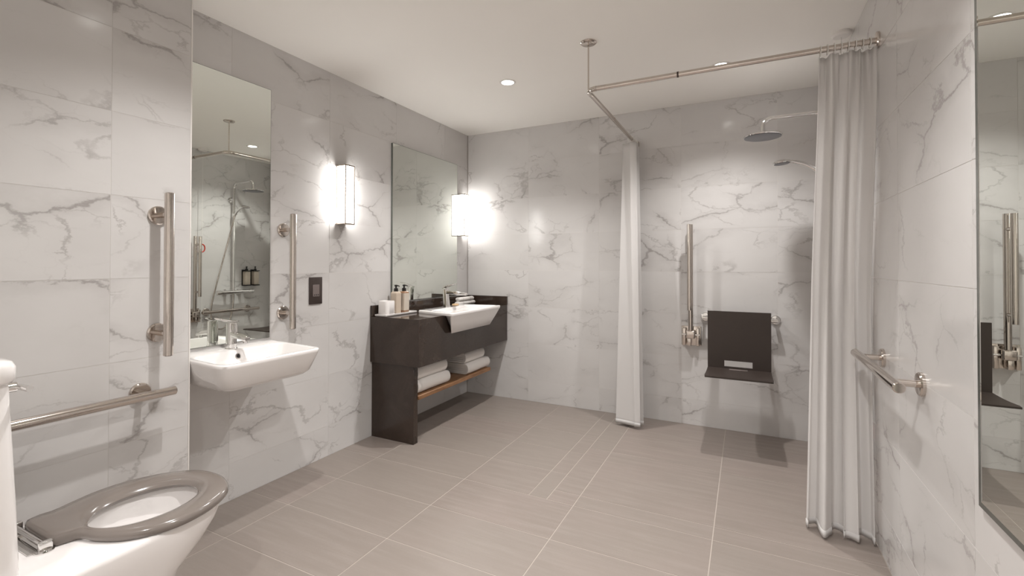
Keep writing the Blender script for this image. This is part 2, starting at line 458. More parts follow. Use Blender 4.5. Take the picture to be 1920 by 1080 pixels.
# ------------------------------------------------------------------ sconces
def sconce(y0, label, x0=XL):
    w_, d_, z0, z1 = 0.074, 0.080, 1.376, 1.736
    t = thing('wall_sconce', label, 'wall light', (x0, y0 + w_ / 2, z0), 'lit box wall sconces')
    x1 = XL + d_
    MB().box(x0, x0 + 0.008, y0 + 0.006, y0 + w_ - 0.006, z0 + 0.003, z1 - 0.003).build('back_plate', 'nickel', t)
    MB().box(x0 + 0.008, x1 - 0.004, y0 + 0.004, y0 + w_ - 0.004, z0 + 0.006, z1 - 0.006, 0.001, 1).build('glass_shade', 'glow', t)
    for z in (z0, z1 - 0.008): MB().box(x0, x1 + 0.001, y0 - 0.001, y0 + w_ + 0.001, z, z + 0.008, 0.001, 1).build('cap', 'nickel', t)
    for yy in (y0, y0 + w_ - 0.006):
        MB().box(x1 - 0.006, x1, yy, yy + 0.006, z0 + 0.008, z1 - 0.008).build('corner_bar', 'nickel', t)
    return t
sconce(2.065, 'lit box sconce on the wall between basin mirror and vanity mirror')
sconce(3.400, 'lit box sconce beside the room corner at the end of the vanity mirror')

# ------------------------------------------------------------------ grab rails
def flange_prof(r): return [(r, 0.0), (r, 0.008), (r - 0.004, 0.012), (0.013, 0.013)]
def grab_rail(label, a, b, wall, out, off=0.078, ins=0.083, r=0.0165):
    """straight rail from a to b held off a wall; wall = coordinate along axis `out` (unit vector)"""
    a, b, out = Vector(a), Vector(b), Vector(out)
    base = (a + b) / 2 - out * off
    t = thing('grab_rail', label, 'grab rail', base, 'polished steel grab rails')
    d = (b - a).normalized()
    c = 0.003
    MB().loft([[p for p in ring] for ring in tube_rings([a, a + d * c, b - d * c, b], [r - c, r, r, r - c], 24)]).build('bar', 'steel', t)
    for p in (a + d * ins, b - d * ins):
        w0 = p - out * off
        MB().lathe(flange_prof(0.036), w0, out, 36).build('wall_flange', 'steel', t)
        MB().cyl(w0 + out * 0.008, p - out * (r * 0.5), 0.011, 20).build('standoff', 'steel', t)
    return t
def tube_rings(pts, rad, n):
    P = [Vector(p) for p in pts]; d = (P[-1] - P[0]).normalized(); u, v = MB.frame(d)
    return [[p + (u * math.cos(2 * PI * i / n) + v * math.sin(2 * PI * i / n)) * r for i in range(n)] for p, r in zip(P, rad)]
grab_rail('upright steel grab rail on the marble boxing above the toilet', (XP + 0.08, 1.009, 0.790), (XP + 0.08, 1.009, 1.408), XP, (1, 0, 0), 0.08)
grab_rail('level steel grab rail on the marble wall beside the toilet seat', (XP + 0.08, 0.425, 0.655), (XP + 0.08, 1.036, 0.655), XP, (1, 0, 0), 0.08)
grab_rail('upright steel grab rail between the basin mirror and the dark wall plate', (XL + 0.08, 1.702, 0.794), (XL + 0.08, 1.702, 1.402), XL, (1, 0, 0), 0.08)
grab_rail('level steel grab rail on the right wall in front of the curtain', (XR - 0.075, 1.752, 0.778), (XR - 0.075, 2.372, 0.778), XR, (-1, 0, 0), 0.075, 0.086)
grab_rail('level steel grab rail in the shower under the mixer, seen in the basin mirror', (XR - 0.08, 2.79, 0.646), (XR - 0.08, 3.40, 0.646), XR, (-1, 0, 0), 0.08)

# ------------------------------------------------------------------ hinged rails (folded up)
def hinged_rail(label, pos, rot):
    """local: wall is the plane y=0, rail stands out along -y; bracket centre at origin"""
    t = thing('hinged_rail', label, 'grab rail', pos, 'fold-up hinged support rails')
    tf = Matrix.Translation(pos) @ Matrix.Rotation(rot, 4, 'Z')
    k = lambda: MB(tf)
    k().box(-0.065, 0.065, -0.010, 0.0, -0.068, 0.068, 0.002).build('wall_plate', 'steel', t)
    for s in (-1, 1):
        k().box(min(s * 0.034, s * 0.056), max(s * 0.034, s * 0.056), -0.052, -0.010, -0.066, 0.058, 0.004).build('cheek', 'steel', t)
    k().box(-0.030, 0.030, -0.085, -0.012, -0.012, 0.044, 0.008, 3).build('hinge_block', 'steel', t)
    k().box(-0.024, 0.002, -0.060, -0.012, -0.066, -0.014, 0.003).build('stop_tongue', 'steel', t)
    k().cyl((-0.058, -0.048, 0.012), (0.058, -0.048, 0.012), 0.007).build('hinge_pin', 'chrome', t)
    k().cyl((0, -0.055, 0.03), (0, -0.055, 0.785), 0.0165).build('main_arm', 'steel', t)
    k().cyl((0, -0.135, 0.190), (0, -0.135, 0.780), 0.0150).build('outer_arm', 'steel', t)
    for z in (0.235, 0.70): k().cyl((0, -0.055, z), (0, -0.135, z), 0.010).build('spacer', 'steel', t)
    return t
hinged_rail('steel support rail folded upright on the back wall left of the shower seat', (-0.343, YB, 0.632), 0.0)
hinged_rail('steel support rail folded upright inside the shower, seen in the basin mirror', (XR, 2.735, 0.622), -PI / 2)

# ------------------------------------------------------------------ socket plate
t = thing('wall_socket', 'dark brown shaver socket plate on marble beside upright grab rail', 'socket', (XL, 1.916, 0.906))
MB().box(XL, XL + 0.007, 1.871, 1.961, 0.906, 1.061, 0.002).build('plate', 'plate', t)
MB().box(XL + 0.006, XL + 0.0095, 1.8935, 1.9385, 0.950, 1.018, 0.001, 1).build('insert', 'insert', t)
for k in range(3):
    MB().cyl((XL + 0.0085, 1.903 + 0.013 * k, 0.959), (XL + 0.0103, 1.903 + 0.013 * k, 0.959), 0.0033, 14).build('pin_hole', 'black', t)

# ------------------------------------------------------------------ wall-hung basin and its tap
def basin1():
    t = thing('wall_basin', 'white rectangular wall-hung washbasin under the tall mirror', 'basin', (-2.0, 1.37, 0.62))
    R = rounded_poly
    def ring(z, xb, xf, yl, yr, ylb, yrb, rad):
        return R([(xb, ylb), (xf, yl), (xf, yr), (xb, yrb)], rad, z, 8)
    xb = XL + 0.001
    o = [ring(0.618, xb, -1.88, 1.215, 1.535, 1.215, 1.570, [.002, .05, .05, .002]),
         ring(0.622, xb, -1.850, 1.175, 1.565, 1.185, 1.600, [.002, .055, .05, .002]),
         ring(0.640, xb, -1.828, 1.150, 1.578, 1.165, 1.616, [.002, .06, .05, .002]),
         ring(0.690, xb, -1.805, 1.125, 1.586, 1.152, 1.628, [.002, .065, .045, .002]),
         ring(0.725, xb, -1.792, 1.116, 1.592, 1.148, 1.636, [.002, .07, .04, .002]),
         ring(0.737, xb, -1.790, 1.114, 1.594, 1.147, 1.637, [.002, .07, .04, .002]),
         ring(0.742, xb, -1.794, 1.118, 1.590, 1.149, 1.634, [.002, .07, .04, .002])]
    i = [ring(0.742, -2.095, -1.808, 1.134, 1.578, 1.158, 1.612, [.05, .06, .035, .05]),
         ring(0.737, -2.090, -1.813, 1.140, 1.572, 1.165, 1.605, [.05, .06, .035, .05]),
         ring(0.700, -2.080, -1.830, 1.165, 1.550, 1.185, 1.580, [.06, .07, .06, .06]),
         ring(0.668, -2.060, -1.865, 1.205, 1.520, 1.220, 1.540, [.07, .08, .07, .07]),
         ring(0.656, -2.010, -1.915, 1.290, 1.450, 1.300, 1.460, [.03, .04, .03, .03])]
    MB().loft(o + i).build('bowl', 'porcelain', t, 60)
    MB().lathe([(0.0, -0.001), (0.013, 0.0), (0.013, 0.004), (0.009, 0.0045)], (-2.085, 1.372, 0.713), (0.96, 0, 0.28), 24).build('overflow_ring', 'chrome', t)
    MB().lathe([(0.0, 0.001), (0.0085, 0.0012), (0.0085, 0.0055)], (-2.085, 1.372, 0.713), (0.96, 0, 0.28), 20).build('overflow_hole', 'black', t)
    MB().lathe([(0.0, 0.0), (0.024, 0.0), (0.022, 0.004), (0.0, 0.005)], (-1.965, 1.372, 0.656), (0, 0, 1), 28).build('waste_plug', 'chrome', t)
basin1()
def tap1():
    x, y, z = -2.132, 1.372, 0.742
    t = thing('lever_tap', 'chrome lever mixer tap on the wall-hung basin', 'tap', (x, y, z))
    MB().lathe([(0.026, 0.0), (0.026, 0.005), (0.0225, 0.008), (0.0225, 0.120), (0.020, 0.124), (0.0, 0.125)], (x, y, z), (0, 0, 1), 32).build('body', 'chrome', t)
    MB().loft([rounded_poly([(-.012, -.015), (.012, -.015), (.012, .015), (-.012, .015)], .006, 0, 5)]).V
    sp = MB()
    rings = []
    for dx, zz, hw, hh in ((0.0, 0.072, 0.016, 0.013), (0.06, 0.064, 0.016, 0.011), (0.112, 0.054, 0.015, 0.009), (0.118, 0.053, 0.012, 0.006)):
        rings.append([Vector((x + dx, y + q.x, z + zz + q.y)) for q in rounded_poly([(-hw, -hh), (hw, -hh), (hw, hh), (-hw, hh)], 0.005, 0, 5)])
    sp.loft(rings).build('spout', 'chrome', t)
    MB().cyl((x + 0.100, y, z + 0.050), (x + 0.100, y, z + 0.036), 0.010, 20).build('aerator', 'chrome', t)
    lv = MB(); rings = []
    for s, zz, hw, hh in ((0.024, 0.128, 0.013, 0.003), (-0.02, 0.133, 0.014, 0.004), (-0.055, 0.143, 0.011, 0.003), (-0.064, 0.146, 0.008, 0.002)):
        rings.append([Vector((x + s * 0.55 , y + s * 0.85 + q.x * .6, z + zz + q.y)) for q in rounded_poly([(-hw, -hh), (hw, -hh), (hw, hh), (-hw, hh)], 0.0018, 0, 4)])
    lv.loft(rings).build('lever', 'chrome', t)
    MB().cyl((x + 0.03, y + 0.006, z + 0.08), (x + 0.03, y + 0.006, z + 0.118), 0.004, 14).build('pop_up_rod', 'chrome', t)
tap1()

# ------------------------------------------------------------------ toilet
def toilet():
    xc = -1.578
    t = thing('toilet', 'white close-coupled toilet with a raised grey seat ring at lower left', 'toilet', (xc, 0.55, 0))
    def dring(z, hw, yf, yb, n=40, p=2.2):
        """rounded front, straight back"""
        pts = []; ym = yf - hw * 1.15
        for k in range(n + 1):
            a = PI * k / n
            cx_, sy = math.cos(a), math.sin(a)
            pts.append(Vector((xc + hw * math.copysign(abs(cx_) ** (2 / p), cx_), ym + (yf - ym) * abs(sy) ** (2 / p), z)))
        for k in range(1, 7): pts.append(Vector((xc - hw, ym + (yb - ym) * k / 6, z)))
        for k in range(1, 7): pts.append(Vector((xc - hw + 2 * hw * k / 6, yb, z)))
        for k in range(1, 6): pts.append(Vector((xc + hw, yb + (ym - yb) * k / 6, z)))
        return pts
    o = [dring(0.0, 0.122, 0.800, 0.25), dring(0.012, 0.120, 0.796, 0.25), dring(0.10, 0.114, 0.788, 0.25),
         dring(0.19, 0.120, 0.806, 0.25), dring(0.26, 0.140, 0.848, 0.25), dring(0.32, 0.163, 0.905, 0.25),
         dring(0.37, 0.180, 0.938, 0.25), dring(0.405, 0.188, 0.950, 0.25), dring(0.418, 0.188, 0.951, 0.25), dring(0.422, 0.184, 0.947, 0.25)]
    def oval(z, ax, ay, cy):
        m = len(o[0]); ref = dring(0, 0.188, 0.95, 0.25); pts = []
        for q in ref:
            a = math.atan2((q.y - 0.70) / 0.22, (q.x - xc) / 0.188)
            pts.append(Vector((xc + 0.02 + ax * math.cos(a), cy + ay * math.sin(a), z)))
        return pts
    i = [oval(0.422, 0.132, 0.160, 0.755), oval(0.412, 0.128, 0.156, 0.755), oval(0.37, 0.122, 0.150, 0.752), oval(0.31, 0.095, 0.115, 0.74), oval(0.255, 0.06, 0.075, 0.72), oval(0.235, 0.03, 0.035, 0.70)]
    MB().loft(o + i).build('pan', 'porcelain', t, 60)
    MB().loft([oval(0.270, 0.064, 0.078, 0.725), oval(0.2695, 0.010, 0.012, 0.725)], False, True).build('water', 'water', t)
    # seat ring
    out = [(-1.575, .962), (-1.645, .948), (-1.715, .890), (-1.760, .800), (-1.768, .715), (-1.752, .645), (-1.738, .600), (-1.735, .548),
           (-1.650, .541), (-1.560, .546), (-1.546, .585), (-1.485, .605), (-1.425, .640), (-1.385, .695), (-1.370, .760), (-1.385, .840), (-1.428, .910), (-1.500, .952)]
    cx_, cy_ = -1.558, 0.752
    dense = catmull([(a, b, 0) for a, b in out], 10)
    n = 96
    def radial(poly, ang):
        best = 0.2; d = Vector((math.cos(ang), math.sin(ang)))
        for k in range(len(poly)):
            p, q = poly[k], poly[(k + 1) % len(poly)]
            px, py, qx, qy = p.x - cx_, p.y - cy_, q.x - cx_, q.y - cy_
            cr = lambda ax, ay, bx, by: ax * by - ay * bx
            den = cr(d.x, d.y, qx - px, qy - py)
            if abs(den) < 1e-9: continue
            s = cr(px, py, qx - px, qy - py) / den; u = cr(px, py, d.x, d.y) / den
            if s > 0 and -1e-6 <= u <= 1 + 1e-6: best = s
        return best
    rows = [[] for _ in range(11)]
    for k in range(n):
        a = 2 * PI * k / n; ro = radial(dense, a)
        ri = 1 / math.sqrt((math.cos(a) / 0.106) ** 2 + (math.sin(a) / 0.131) ** 2)
        wd = ro - ri
        prof = [(ro - 0.006, 0.4235), (ro, 0.430), (ro, 0.439), (ro - 0.004, 0.4455), (ro - 0.012, 0.4495), (ro - wd * 0.45, 0.4515),
                (ri + 0.022, 0.4495), (ri + 0.008, 0.445), (ri, 0.436), (ri + 0.003, 0.428), (ri + 0.010, 0.4235)]
        for j, (rr, zz) in enumerate(prof): rows[j].append(Vector((cx_ + rr * math.cos(a), cy_ + rr * math.sin(a), zz)))
    MB().loft(rows + [rows[0]], False, False).build('seat_ring', 'seat', t, 60)
    h = MB()
    h.cyl((-1.742, 0.527, 0.440), (-1.560, 0.527, 0.440), 0.006, 16)
    hb = h.build('hinge_bar', 'chrome', t)
    for x in (-1.740, -1.562):
        sub('hinge_post', MB().box(x - 0.007, x + 0.007, 0.518, 0.545, 0.424, 0.447, 0.003), 'chrome', hb, t)
        sub('hinge_base', MB().lathe([(0.0, 0), (0.020, 0), (0.020, 0.003), (0.0, 0.004)], (x, 0.530, 0.422), (0, 0, 1), 24), 'chrome', hb, t)
    sub('hinge_plate', MB().box(-1.735, -1.567, 0.500, 0.540, 0.4222, 0.4245, 0.001, 1), 'chrome', hb, t)
    # cistern
    R = rounded_poly
    rr = lambda z, hw, yf, rad: R([(xc - hw - .03, 0.245), (xc + hw, 0.245), (xc + hw, yf), (xc - hw - .03, yf)], [.01, .01, rad, rad], z, 8)
    MB().loft([rr(0.4225, 0.128, 0.455, .03), rr(0.45, 0.138, 0.455, .035), rr(0.60, 0.140, 0.448, .035), rr(0.868, 0.140, 0.434, .035), rr(0.878, 0.138, 0.432, .035)]).build('cistern', 'porcelain', t, 60)
    MB().loft([rr(0.878, 0.150, 0.437, .035), rr(0.886, 0.158, 0.441, .04), rr(0.913, 0.158, 0.441, .04), rr(0.924, 0.152, 0.436, .04), rr(0.928, 0.135, 0.42, .04)]).build('cistern_lid', 'porcelain', t, 60)
    lv = MB(); x = xc + 0.10
    lv.cyl((x, 0.432, 0.861), (x, 0.449, 0.861), 0.012, 20)
    lv.build('lever_boss', 'chrome', t)
    MB().tube([(x, 0.449, 0.861), (x + 0.02, 0.453, 0.861), (x + 0.06, 0.454, 0.8615)], 0.007, 16).build('flush_lever', 'chrome', t)
toilet()

# ------------------------------------------------------------------ vanity
VZ = 0.791
def vanity():
    t = thing('stone_vanity', 'dark polished stone vanity unit with open shelf in the corner', 'vanity', (-2.0, 2.97, 0))
    y0, y1, xf = 2.362, YB - 0.002, -1.810
    xw = XL + 0.001
    # worktop: four slabs around the basin cut-out would show joints, so one ring-shaped slab
    X = [xw, -2.075, -1.79]; Y = [y0, 2.625, 3.275, y1]
    MB().box(xw, xf, y0, y0 + 0.02, 0.492, VZ - 0.0002, 0.0008, 1).build('end_panel', 'stone', t)
    poly = [(y0 + 0.02, 0.492), (y1, 0.492), (y1, VZ), (3.250, VZ), (3.185, 0.672), (2.722, 0.672), (2.657, VZ), (y0 + 0.02, VZ)]
    vs = [(xf, a, b) for a, b in poly] + [(xf - 0.02, a, b) for a, b in poly]; m = len(poly)
    MB().add(vs, [tuple(range(m)), tuple(range(2 * m - 1, m - 1, -1))] + [(k, (k + 1) % m, m + (k + 1) % m, m + k) for k in range(m)]).build('apron', 'stone', t, 20)
    outl = [(xw, y0), (xf, y0), (xf, 2.650), (-2.035, 2.700), (-2.035, 3.204), (xf, 3.254), (xf, y1), (xw, y1)]
    MB().prism([(a if a != xf else xf - 0.0202, b if b != y0 else y0 + 0.0202) for a, b in outl], VZ - 0.02, VZ).build('worktop', 'stone', t, 20)
    MB().box(xw, XL + 0.019, y0, y1, VZ, 0.862, 0.001, 1).build('upstand', 'stone', t)
    MB().box(XL + 0.019, -1.806, y1 - 0.018, y1, VZ, 0.862, 0.001, 1).build('upstand', 'stone', t)
    MB().box(xw, -1.862, 2.378, 2.420, 0.0, 0.492, 0.0015, 1).build('leg_panel', 'stone', t)
    MB().box(XL + 0.02, xf - 0.02, y0 + 0.02, y1, 0.494, 0.504).build('underside', 'stone', t)
    MB().box(XL + 0.012, -1.852, 2.420, 3.362, 0.272, 0.298, 0.002, 1).build('shelf', 'wood', t)
vanity()
def basin2():
    t = thing('recessed_basin', 'white semi-recessed washbasin jutting from the dark vanity front', 'basin', (-1.9, 2.95, 0.68))
    yc, k = 2.952, 9
    def ring(z, xb, xf, hb, hf, rad, bow=0.0):
        pts = rounded_poly([(xb, yc - hb), (xf, yc - hf), (xf, yc + hf), (xb, yc + hb)], rad, z, 8)
        for p in pts:
            if bow and p.x > xf - 0.06: p.x += bow * (1 - ((p.y - yc) / hf) ** 2)
        return pts
    xb, xv = -2.062, -1.8085
    fr = lambda z, xf, hf, bow: ring(z, xv, xf, hf - .046, hf, [.002, .018, .018, .002], bow)
    # projecting front body
    MB().loft([fr(0.664, -1.790, 0.272, 0.022), fr(0.667, -1.782, 0.279, 0.026), fr(0.735, -1.754, 0.318, 0.034), fr(0.7915, -1.733, 0.349, 0.040)]).build('front_apron', 'porcelain', t, 60)
    o = [ring(0.7915, xb, -1.732, 0.276, 0.350, [.025, .022, .022, .025], 0.040), ring(0.806, xb, -1.729, 0.279, 0.353, [.025, .022, .022, .025], 0.041),
         ring(0.812, xb + .004, -1.733, 0.275, 0.349, [.025, .022, .022, .025], 0.040)]
    i = [ring(0.812, -1.975, -1.748, 0.258, 0.328, [.05, .05, .05, .05], 0.036), ring(0.806, -1.972, -1.755, 0.254, 0.320, [.05, .05, .05, .05], 0.032),
         ring(0.765, -1.965, -1.778, 0.235, 0.270, [.06, .07, .07, .06], 0.02), ring(0.715, -1.95, -1.80, 0.195, 0.205, [.05, .06, .06, .05], 0.008),
         ring(0.703, -1.91, -1.84, 0.12, 0.12, [.02, .02, .02, .02])]
    MB().loft(o + i).build('bowl', 'porcelain', t, 60)
    MB().lathe([(0.0, 0.0), (0.023, 0.0), (0.021, 0.004), (0.0, 0.005)], (-1.875, yc, 0.703), (0, 0, 1), 28).build('waste_plug', 'chrome', t)
basin2()
def tap2():
    x, y, z = -2.022, 2.975, 0.812
    k_ = 1.22; tf = Matrix.Translation((x, y, z)) @ Matrix.Scale(k_, 4) @ Matrix.Translation((-x, -y, -z))
    t = thing('mixer_tap', 'chrome mixer tap with tall slanted body on the vanity basin', 'tap', (x, y, z))
    R = lambda hw, hl: rounded_poly([(-hw, -hl), (hw, -hl), (hw, hl), (-hw, hl)], min(hw, hl) * .6, 0, 5)
    rings = []
    for zz, dx, hw, hl in ((0, 0, .022, .022), (.004, 0, .022, .022), (.02, -.001, .019, .018), (.07, -.004, .016, .015), (.10, -.006, .017, .017), (.118, -.008, .015, .015)):
        rings.append([Vector((x + dx + q.x, y + q.y, z + zz)) for q in R(hw, hl)])
    MB(tf).loft(rings).build('body', 'chrome', t)
    rings = []
    for dx, zz, hw, hh in ((0.0, .092, .015, .012), (.07, .090, .015, .010), (.145, .082, .014, .007), (.150, .081, .011, .004)):
        rings.append([Vector((x + dx, y + q.x, z + zz + q.y)) for q in rounded_poly([(-hw, -hh), (hw, -hh), (hw, hh), (-hw, hh)], .004, 0, 5)])
    MB(tf).loft(rings).build('spout', 'chrome', t)
    rings = []
    for dx, zz, hw, hh in ((-.024, .118, .014, .004), (.0, .126, .016, .005), (.05, .140, .012, .004), (.075, .146, .009, .002)):
        rings.append([Vector((x + dx, y + q.x, z + zz + q.y)) for q in rounded_poly([(-hw, -hh), (hw, -hh), (hw, hh), (-hw, hh)], .0018, 0, 4)])
    MB(tf).loft(rings).build('lever', 'chrome', t)
tap2()

# tray, container and bottles at the near end of the vanity
def tray():
    t = thing('amenity_tray', 'white rectangular tray on the near end of the vanity top', 'tray', (-2.13, 2.54, VZ))
    P = [(-2.185, 2.376), (-2.085, 2.376), (-2.085, 2.700), (-2.185, 2.700)]
    R = lambda g, z: rounded_poly([(a + (g if a < -2.13 else -g), b + (g if b < 2.5 else -g)) for a, b in P], .006, z, 5)
    MB().loft([R(.004, VZ + 0.0004), R(0, VZ + .004), R(0, VZ + .013), R(.002, VZ + .014), R(.005, VZ + .014), R(.007, VZ + .007)]).build('tray_body', 'porcelain', t, 50)
    MB().box(-2.177, -2.093, 2.384, 2.692, VZ + 0.0062, VZ + 0.0078).build('liner', 'towel', t)
tray()
def container():
    x, y, z = -2.134, 2.434, VZ + 0.0085
    t = thing('storage_pot', 'small white round-cornered container on the tray beside the pump bottles', 'container', (x, y, z))
    R = lambda g, zz: rounded_poly([(x - .046 + g, y - .044 + g), (x + .046 - g, y - .044 + g), (x + .046 - g, y + .044 - g), (x - .046 + g, y + .044 - g)], .032, zz, 8)
    MB().loft([R(.002, z), R(0, z + .002), R(0, z + .090), R(.001, z + .092), R(.004, z + .092), R(.005, z + .088), R(.006, z + .010)]).build('walls', 'porcelain', t, 50)
    MB().loft([R(.0055, z + .078), R(.0055, z + .082), R(.012, z + .084)]).build('contents', 'towel', t, 50)
container()
def pump_bottle(label, x, y, mat, base_mat):
    z = VZ + 0.0085
    t = thing('pump_bottle', label, 'bottle', (x, y, z), 'pump bottles on the vanity tray')
    R = lambda g, zz: rounded_poly([(x - .026 + g, y - .026 + g), (x + .026 - g, y - .026 + g), (x + .026 - g, y + .026 - g), (x - .026 + g, y + .026 - g)], .007, zz, 5)
    MB().loft([R(.002, z), R(0, z + .003), R(0, z + .138), R(.004, z + .145), R(.014, z + .148)]).build('bottle_body', base_mat, t, 50)
    MB().loft([R(-.0006, z + .016), R(-.0006, z + .134)], False, False).build('wrap_label', mat, t, 50)
    MB().lathe([(.014, .147), (.0145, .150), (.0145, .168), (.012, .170), (.006, .171), (.006, .182), (.011, .183), (.011, .192), (.004, .194)], (x, y, z), (0, 0, 1), 22).build('pump_collar', 'black', t)
    MB().tube([(x, y, z + .188), (x + .02, y - .002, z + .188), (x + .032, y - .003, z + .184)], .0035, 10).build('pump_nozzle', 'black', t)
pump_bottle('cream pump bottle with dark pump beside the white container', -2.150, 2.548, 'cream', 'cream')
pump_bottle('amber-based pump bottle with pale label, nearest the tap on the tray', -2.132, 2.612, 'label', 'amber')

def rolled_cloth(label, x, y, z, r, ln):
    t = thing('face_cloth', label, 'face cloth', (x, y, z), 'tied face cloths behind the vanity basin')
    def body(rr, a, b):
        rings = []
        for yy, f in ((a, .80), (a + .006, 1), (b - .006, 1), (b, .80)):
            rings.append([Vector((x + rr * 1.5 * f * math.cos(2 * PI * k / 24), yy, z + r + rr * f * math.sin(2 * PI * k / 24))) for k in range(24)])
        return MB().loft(rings)
    body(r, y - ln / 2, y + ln / 2).build('cloth', 'towel', t, 60)
    for s in (-.25, .22): body(r * 1.035, y + ln * s - .005, y + ln * s + .005).build('tie', 'strap', t, 60)
rolled_cloth('lower rolled white face cloth tied with grey ribbon behind the vanity basin', -2.120, 3.400, VZ + .0002, .0175, .26)
rolled_cloth('upper rolled white face cloth tied with grey ribbon, on top of the other', -2.120, 3.395, VZ + .0355, .0165, .23)
def soap():
    x, y, z = -2.020, 3.095, 0.8125
    R = lambda g, zz: rounded_poly([(x - .02 + g, y - .028 + g), (x + .02 - g, y - .028 + g), (x + .02 - g, y + .028 - g), (x - .02 + g, y + .028 - g)], .014, zz, 6)
    single('soap_bar', MB().loft([R(.004, z), R(0, z + .004), R(0, z + .010), R(.005, z + .014)]), 'soap',
           'small tan soap bar on the basin edge beside the slanted tap', 'soap', (x, y, z), angle=50)
soap()

# towels on the shelf
def folded_towel(label, x0, x1, y0, y1, z0, z1, nest, sag=0.004):
    """towel folded over and over: nested U-shaped layers with the round fold at the front (x1)"""
    t = thing('towel', label, 'towel', ((x0 + x1) / 2, (y0 + y1) / 2, z0), 'white towels on the vanity shelf')
    h = z1 - z0; th = h / (2 * nest); cz = (z0 + z1) / 2
    mb = MB(); m = 16
    for q in range(nest):
        ro, ri = h / 2 - q * th, h / 2 - (q + 1) * th + 0.0006
        fx = x1 - h / 2 * 0.75                      # centre of the fold (slightly flattened)
        fl = 0.75
        xb = x0 + 0.006 * q + 0.003 * math.sin(7 * q + len(label))
        arc = [-PI / 2 + PI * k / 14 for k in range(15)]
        outer = [(xb, -ro)] + [(fx + ro * fl * math.cos(a), ro * math.sin(a)) for a in arc] + [(xb, ro)]
        inner = [(xb, ri)] + [(fx + max(ri, 0.0004) * fl * math.cos(a), ri * math.sin(a)) for a in arc[::-1]] + [(xb, -ri)]
        prof = outer + inner; rings = []
        for j in range(m + 1):
            f = j / m; e = abs(2 * f - 1) ** 10
            k_in = 1 - 0.05 * e
            yy = y0 + 0.004 * q * (1 if j == 0 else 0) + (y1 - y0) * f
            dz = sag * (math.sin(PI * f) - 0.6) * 0.5
            rings.append([Vector((fx + (a - fx) * k_in + 0.0025 * math.sin(5 * f + len(label)), yy,
                                  max(z0 + 0.0002, cz + b_ * k_in + (dz if b_ > 0 else 0) * (b_ / (h / 2))))) for a, b_ in prof])
        mb.loft(rings)
    mb.build('folded_cloth', 'towel', t, 50)
    # woven border band round the fold
    rings = []; yb0 = y0 + (y1 - y0) * 0.10
    arc = [-PI / 2 + PI * k / 14 for k in range(15)]
    for yy in (yb0, yb0 + 0.018):
        rings.append([Vector((x1 - h / 2 * 0.75 + (h / 2 + 0.0006) * 0.75 * math.cos(a) + 0.0015, yy, max(z0 + 0.0004, cz + (h / 2 - 0.0002) * math.sin(a)))) for a in arc])
    MB().loft(rings, False, False, False).build('woven_band', 'towel', t, 60)
    return t
SZ = 0.2985
folded_towel('lower folded white towel at the near end of the shelf', -2.17, -1.872, 2.440, 2.805, SZ, SZ + .086, 2)
folded_towel('thick folded white towel on top of the pile at the near shelf end', -2.13, -1.880, 2.445, 2.780, SZ + .0866, SZ + .176, 3)
folded_towel('lower folded white towel of the pile at the far shelf end', -2.14, -1.868, 3.040, 3.385, SZ, SZ + .082, 3)
folded_towel('upper folded white towel of the pile at the far shelf end', -2.13, -1.885, 3.035, 3.325, SZ + .0826, SZ + .166, 3)

